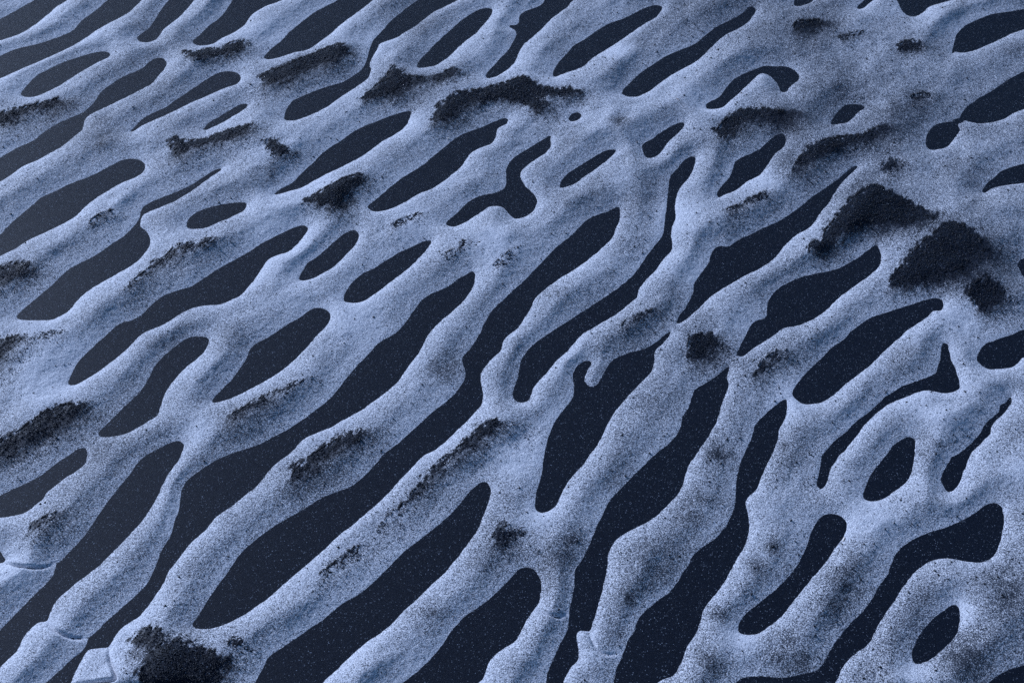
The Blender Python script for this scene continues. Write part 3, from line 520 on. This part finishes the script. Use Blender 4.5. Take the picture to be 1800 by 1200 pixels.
# ================================================================== drifts of black sand on the snow
def grains(P, size, jitter=.5):
    """tiny irregular tetrahedra: P (n,3) centres, size (n,)"""
    n = len(P)
    base = np.array([[1, 1, 1], [1, -1, -1], [-1, 1, -1], [-1, -1, 1]], float) * .62
    A = rng.normal(size=(n, 4)); A /= np.linalg.norm(A, axis=1)[:, None]
    w_, x_, y_, z_ = A.T
    Rm = np.stack([1 - 2 * (y_ * y_ + z_ * z_), 2 * (x_ * y_ - z_ * w_), 2 * (x_ * z_ + y_ * w_),
                   2 * (x_ * y_ + z_ * w_), 1 - 2 * (x_ * x_ + z_ * z_), 2 * (y_ * z_ - x_ * w_),
                   2 * (x_ * z_ - y_ * w_), 2 * (y_ * z_ + x_ * w_), 1 - 2 * (x_ * x_ + y_ * y_)], -1).reshape(n, 3, 3)
    shp = base[None] * (1 + jitter * rng.uniform(-.5, .5, (n, 4, 3)))
    V = np.einsum('nij,nkj->nki', Rm, shp) * size[:, None, None] + P[:, None, :]
    F = (np.array([[0, 1, 2], [0, 3, 1], [0, 2, 3], [1, 3, 2]])[None] + 4 * np.arange(n)[:, None, None]).reshape(-1, 3)
    return V.reshape(-1, 3), F

def window(L, pad):
    i0 = max(int((L[:, 0].min() - pad - FL.x0) / STEP), 0); i1 = min(int((L[:, 0].max() + pad - FL.x0) / STEP) + 2, FL.nx)
    j0 = max(int((L[:, 1].min() - pad - FL.y0) / STEP), 0); j1 = min(int((L[:, 1].max() + pad - FL.y0) / STEP) + 2, FL.ny)
    return i0, i1, j0, j1

drift_jobs = []
for n_, ((dens, _, label), L) in enumerate(zip(DRIFTS, drift_loops)):
    i0, i1, j0, j1 = window(L, .05)
    W = Lattice(FL.xs[i0], FL.xs[i1 - 1] + STEP * .5, FL.ys[j0], FL.ys[j1 - 1] + STEP * .5, STEP)
    s = W.dist([L], .05); s = np.where(W.inside([L]), s, -s)
    x, y = W.X, W.Y
    gy_, gx_ = np.gradient(blur(s, 3), STEP)
    lee = np.clip(-(gx_ * WIND[0] + gy_ * WIND[1]), -1, 1)           # +1 on the down-wind side
    # ragged comb of short spikes against the wind, soft trail down-wind
    comb = value_noise(x, y, .0024, 200 + n_, R(66), 3.2) * .0065 + fbm(x, y, .009, 300 + n_, 2) * .0060 - .0016
    fuzz = rng.normal(0, 1, s.shape) * (.0022 + .0030 * smoothstep(-.3, .8, lee))
    s2 = s + comb - .0025 * smoothstep(.0, 1, lee)
    j1_, i1_ = j0 + s.shape[0], i0 + s.shape[1]
    soft = .0020 + .0135 * smoothstep(-.2, .9, lee)
    soft = soft * (.4 + .6 * dens)
    add = np.where(s2 > 0, 1, np.exp(np.minimum(s2, 0) / soft)) * dens * (.4 + .6 * dens)
    patch = dust[j0:j1_, i0:i1_]
    patch += add * .75
    drift_jobs.append((dens, label, L, (i0, i1_, j0, j1_), s2, fuzz, soft, lee))

# ================================================================== the snow crust, one object for each separate piece
# non-uniform margin: the same crust goes on outside the fine lattice on a coarser one
def label_runs(M):
    lab = np.zeros(M.shape, np.int32); par = [0]
    def find(a):
        while par[a] != a: par[a] = par[par[a]]; a = par[a]
        return a
    prev = []
    for j in range(M.shape[0]):
        d = np.diff(np.concatenate([[0], M[j].astype(np.int8), [0]]))
        cur = []
        p = 0
        for a, b in zip(np.where(d == 1)[0], np.where(d == -1)[0]):
            par.append(len(par)); l = len(par) - 1
            for (pa, pb, pl) in prev:
                if pa < b and pb > a:
                    r1, r2 = find(pl), find(l)
                    if r1 != r2: par[max(r1, r2)] = min(r1, r2)
            lab[j, a:b] = l; cur.append((a, b, l))
        prev = cur
    root = np.array([find(i) for i in range(len(par))])
    return root[lab]

lab = label_runs((zF - sand_z(X, Y) > 0) & (cF > .0010))
ids, cnt = np.unique(lab, return_counts=True)
small = set(ids[(cnt < 60)].tolist())
FLAB = lab
F4 = grid_faces(FL.ny, FL.nx)
corner = np.stack([lab[:-1, :-1], lab[:-1, 1:], lab[1:, 1:], lab[1:, :-1]], -1)
fl = corner.max(-1)
# never bridge a crack: such cells go to the piece that owns most corners
VZ = np.stack([X, Y, zF], -1).reshape(-1, 3)
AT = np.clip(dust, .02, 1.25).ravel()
SEEDS = [((40,1030),'pale snow sheet at the lower left edge, below the upper arc crack'),
         ((75,1160),'snow tongue in the bottom left corner, below the lower arc crack'),
         ((165,1180),'small rounded snow lump on the bottom edge, left of the big round drift'),
         ((900,1180),'snow ridge on the bottom edge right of centre, below an arc crack'),
         ((1045,1185),'short snow stub on the bottom edge, below the rightmost arc crack'),
         ((20,5),'small snow wedge in the very top left corner'),
         ((60,60),'snow strip between the two black stripes at the top left corner'),
         ((900,700),'wide branching snow network spanning most of the ground')]
seed_of = {}
for p, text in SEEDS:
    c = ground(p, .004)
    l = int(FLAB[int((c[1] - FL.y0) / STEP), int((c[0] - FL.x0) / STEP)])
    seed_of.setdefault(l, text)
order = [l for l in ids[np.argsort(-cnt)] if l and l not in small]
rest_V, rest_F, rest_A, nv = [], [], [], 0
for l in order:
    f = F4[fl == l]
    if len(f) < 40: continue
    used = np.unique(f)
    remap = np.zeros(len(VZ), np.int32); remap[used] = np.arange(len(used))
    if int(l) not in seed_of:                              # out of view: part of the crust that goes on all around
        print('REST', l, len(f), float(mF[FLAB == l].max()))
        rest_V.append(VZ[used]); rest_F.append(remap[f] + nv); rest_A.append(AT[used]); nv += len(used)
        continue
    print('PIECE', l, len(f), seed_of[int(l)])
    P = VZ[used]; c = P.mean(0); c[2] = 0
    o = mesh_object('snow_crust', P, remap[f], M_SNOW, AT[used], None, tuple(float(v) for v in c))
    o['label'] = seed_of[int(l)]; o['category'] = 'snow'; o['group'] = 'pieces of granular snow crust on black sand'
# the crust beyond
h_ = CL.h
MX, MY = CL.X, CL.Y
mh = relief(dOut, lee_side(dOut, CL.h, 1)) + smoothstep(0, .03, dOut) * fbm(MX, MY, .075, 51, 3, R(57), 1.6) * .0042
mz = mh + sand_z(MX, MY)
ff = grid_faces(CL.ny, CL.nx)
cx = (MX[:-1, :-1] + h_ / 2); cy = (MY[:-1, :-1] + h_ / 2)
outside = (cx < FL.xs[0] ) | (cx > FL.xs[-1]) | (cy < FL.ys[0]) | (cy > FL.ys[-1])
pos_ = np.stack([mh[:-1, :-1], mh[:-1, 1:], mh[1:, 1:], mh[1:, :-1]], -1).max(-1) > 0
f = ff[outside & pos_]
used = np.unique(f); remap = np.zeros(MX.size, np.int32); remap[used] = np.arange(len(used))
rest_V.append(np.stack([MX, MY, mz], -1).reshape(-1, 3)[used]); rest_F.append(remap[f] + nv)
rest_A.append((.32 + .15 * fbm(MX, MY, .16, 81, 4)).ravel()[used])
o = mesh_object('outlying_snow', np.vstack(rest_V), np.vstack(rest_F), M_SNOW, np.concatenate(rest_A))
o['kind'] = 'stuff'; o['label'] = 'rippled snow crust going on all around the view'; o['category'] = 'snow'

# ---- now the drifts themselves
for dens, label, L, (i0, i1, j0, j1), s2, fuzz, soft, lee in drift_jobs:
    x, y = X[j0:j1, i0:i1], Y[j0:j1, i0:i1]
    zb = zF_smooth[j0:j1, i0:i1]; on = dF[j0:j1, i0:i1]
    cen = np.mean(L, 0)
    base = (float(cen[0]), float(cen[1]), float(z_at(np.array([cen[0]]), np.array([cen[1]]))[0]))
    ny, nx = x.shape
    rag = .0030 * (1 - dens)
    t = np.clip((s2 + fuzz * (1 + 1.4 * (1 - dens)) - .004 * (1 - dens) * 2 - .0012 + rag * value_noise(x, y, .004, 500, R(66), 2.)) / .009, -1, 1)
    thick = t * .0006 + rng.normal(0, 1, t.shape) * .00009 + .0001
    thick = np.where(on < .003, -.002, thick)
    root = bpy.data.objects.new('sand_drift', None); scene.collection.objects.link(root)
    root.location = base; root.empty_display_size = .02
    root['label'] = label; root['category'] = 'sand drift'; root['group'] = 'drifts of black sand lying on the snow'
    fz = grid_faces(ny, nx); tv = thick
    keep = np.stack([tv[:-1, :-1], tv[:-1, 1:], tv[1:, 1:], tv[1:, :-1]], -1).max(-1) > .0001
    kl = label_runs(keep)
    V = np.stack([x, y, zb + np.maximum(thick, -.0012)], -1).reshape(-1, 3)
    kid, kcnt = np.unique(kl, return_counts=True)
    for l in kid[(kid > 0) & (kcnt >= 14)]:
        f = fz[kl == l]
        used = np.unique(f); remap = np.zeros(ny * nx, np.int32); remap[used] = np.arange(len(used))
        mesh_object('mound', V[used], remap[f], M_DRIFT, None, root, base)
    # loose grains: over the mound and trailing off around it
    prob = np.where(s2 > 0, .30 + .35 * dens, .62 * np.exp(np.minimum(s2, 0) / soft)) * (.35 + .65 * dens)
    prob = np.where(on > .003, prob, 0)
    hit = rng.random(prob.shape) < prob * .75
    gx_, gy_ = x[hit], y[hit]
    n = len(gx_)
    if n:
        gx_ = gx_ + rng.uniform(-.5, .5, n) * STEP; gy_ = gy_ + rng.uniform(-.5, .5, n) * STEP
        sz = rng.uniform(.00045, .00095, n) * np.where(rng.random(n) < .06, 1.6, 1)
        gz = z_at(gx_, gy_) + .0003 + np.where(thick[hit] > 0, thick[hit], 0)
        # the fur of short spikes along the windward rim
        a_, b_ = L, np.roll(L, -1, 0)
        tx, ty = (b_ - a_).T
        ar = np.sign(np.sum(a_[:, 0] * b_[:, 1] - b_[:, 0] * a_[:, 1]))
        ln = np.hypot(tx, ty) + 1e-9
        onx, ony = ty / ln * ar, -tx / ln * ar                      # outward normal
        face = np.clip(-(onx * WIND[0] + ony * WIND[1]) + .15, 0, 1)
        clump = .2 + .8 * smoothstep(-.45, .7, value_noise(a_[:, 0], a_[:, 1], .006, 611)) ** 1.5
        m_ = rng.poisson(ln * face * clump / .0011 * (.65 + .35 * dens))
        ei = np.repeat(np.arange(len(L)), m_)
        if len(ei):
            f_ = rng.random(len(ei))
            ox, oy = a_[ei, 0] + tx[ei] * f_, a_[ei, 1] + ty[ei] * f_
            sl_ = (.0095 * rng.random(len(ei)) ** 1.8 + .001) * (.5 + .5 * clump[ei])
            ang = R(66) + rng.normal(0, .28, len(ei))
            tt = np.linspace(-.35, 1, 7)[None, :]
            sx = (ox[:, None] + np.cos(ang)[:, None] * sl_[:, None] * tt + rng.normal(0, .00025, (len(ei), 7))).ravel()
            sy = (oy[:, None] + np.sin(ang)[:, None] * sl_[:, None] * tt + rng.normal(0, .00025, (len(ei), 7))).ravel()
            ss = (rng.uniform(.0005, .0009, (len(ei), 7)) * (1.1 - .5 * np.clip(tt, 0, 1))).ravel()
            ok_ = d_at(sx, sy) > .002
            gx_ = np.concatenate([gx_, sx[ok_]]); gy_ = np.concatenate([gy_, sy[ok_]]); sz = np.concatenate([sz, ss[ok_]])
            gz = np.concatenate([gz, z_at(sx[ok_], sy[ok_]) + .0006])
        V, F = grains(np.stack([gx_, gy_, gz], -1), sz)
        g = mesh_object('loose_grains', V, F, M_GRAIN, None, root, base)
        g['kind'] = 'stuff'

# ================================================================== scattered sand grains on the snow
n = 110000
gx_ = rng.uniform(-.95, .95, n); gy_ = rng.uniform(.75, 2.2, n)
share = bilinear(np.clip(dust, 0, 1), FL.x0, FL.y0, STEP, gx_, gy_)
clus = fbm(gx_, gy_, .06, 131, 3)
prob = (.06 + .55 * np.clip(clus, 0, 1) + .35 * np.clip(share - .3, 0, 1)) * (.5 + .8 * smoothstep(-.3, .6, gx_))
ok = (rng.random(n) < prob) & (d_at(gx_, gy_) > .004)
gx_, gy_ = gx_[ok], gy_[ok]; n = len(gx_)
sz = rng.uniform(.0004, .0009, n) * np.where(rng.random(n) < .12, rng.uniform(1.5, 2.6, n), 1)
# and the coarser crumbs that stand out one by one, mostly on the right
m = 34000
hx = rng.uniform(-.9, .95, m); hy = rng.uniform(.75, 2.2, m)
keep_ = (rng.random(m) < (.02 + .30 * smoothstep(.15, .7, fbm(hx, hy, .07, 141, 3))) * (.12 + .88 * smoothstep(-.1, .35, hx))) & (d_at(hx, hy) > .005)
hx, hy = hx[keep_], hy[keep_]
gx_ = np.concatenate([gx_, hx]); gy_ = np.concatenate([gy_, hy])
sz = np.concatenate([sz, 0.0009 + .0013 * rng.random(len(hx)) ** 2])
V, F = grains(np.stack([gx_, gy_, z_at(gx_, gy_) + .0003], -1), sz)
o = mesh_object('scattered_sand_grains', V, F, M_GRAIN)
o['kind'] = 'stuff'; o['label'] = 'single black sand grains scattered all over the snow'; o['category'] = 'sand grains'
print('scattered', n)
# ice grains lying on the bare black sand
n = 60000
gx_ = rng.uniform(-.95, .95, n); gy_ = rng.uniform(.75, 2.2, n)
ok = d_at(gx_, gy_) < -.001
gx_, gy_ = gx_[ok], gy_[ok]; n = len(gx_)
sz = .00007 + .00018 * rng.random(n) ** 4
V, F = grains(np.stack([gx_, gy_, sand_z(gx_, gy_) + .0002], -1), sz)
o = mesh_object('ice_grains', V, F, M_ICE)
o['kind'] = 'stuff'; o['label'] = 'tiny bright ice grains sparkling on the bare black sand'; o['category'] = 'ice grains'

# ================================================================== bits of straw and wood
for (p, length, head, key, label) in CHIPS:
    c = ground(p, .004)
    z = float(z_at(np.array([c[0]]), np.array([c[1]]))[0]) + .0006
    a = R(head)
    wid = .0011 if key == 'pale_wood' else .00038
    st = 6; V = []; F = []
    for i in range(st):
        t = i / (st - 1) - .5
        taper = (1 - abs(t) * 1.3) if key == 'pale_wood' else (1 - .5 * (t + .5))
        bend = (t * t - .1) * length * .16
        cxp, cyp = t * length, bend
        for kk in range(6):
            b_ = kk * math.pi / 3
            off = math.cos(b_) * wid * taper; zz = math.sin(b_) * wid * taper * .7 + (.5 - abs(t)) * .0004 + t * .0008
            V.append((cxp * math.cos(a) - (cyp + off) * math.sin(a), cxp * math.sin(a) + (cyp + off) * math.cos(a), zz))
    for i in range(st - 1):
        for kk in range(6):
            F.append((i * 6 + kk, i * 6 + (kk + 1) % 6, (i + 1) * 6 + (kk + 1) % 6, (i + 1) * 6 + kk))
    for e in (0, (st - 1) * 6):
        F.append((e, e + 1, e + 2, e + 3)); F.append((e, e + 3, e + 4, e + 5))
    loc = (float(c[0]), float(c[1]), z)
    o = mesh_object('wood_splinter' if key == 'pale_wood' else 'straw', np.array(V) + np.array(loc), F, M_CHIP[key], None, None, loc)
    o['label'] = label; o['category'] = 'splinter' if key == 'pale_wood' else 'straw'
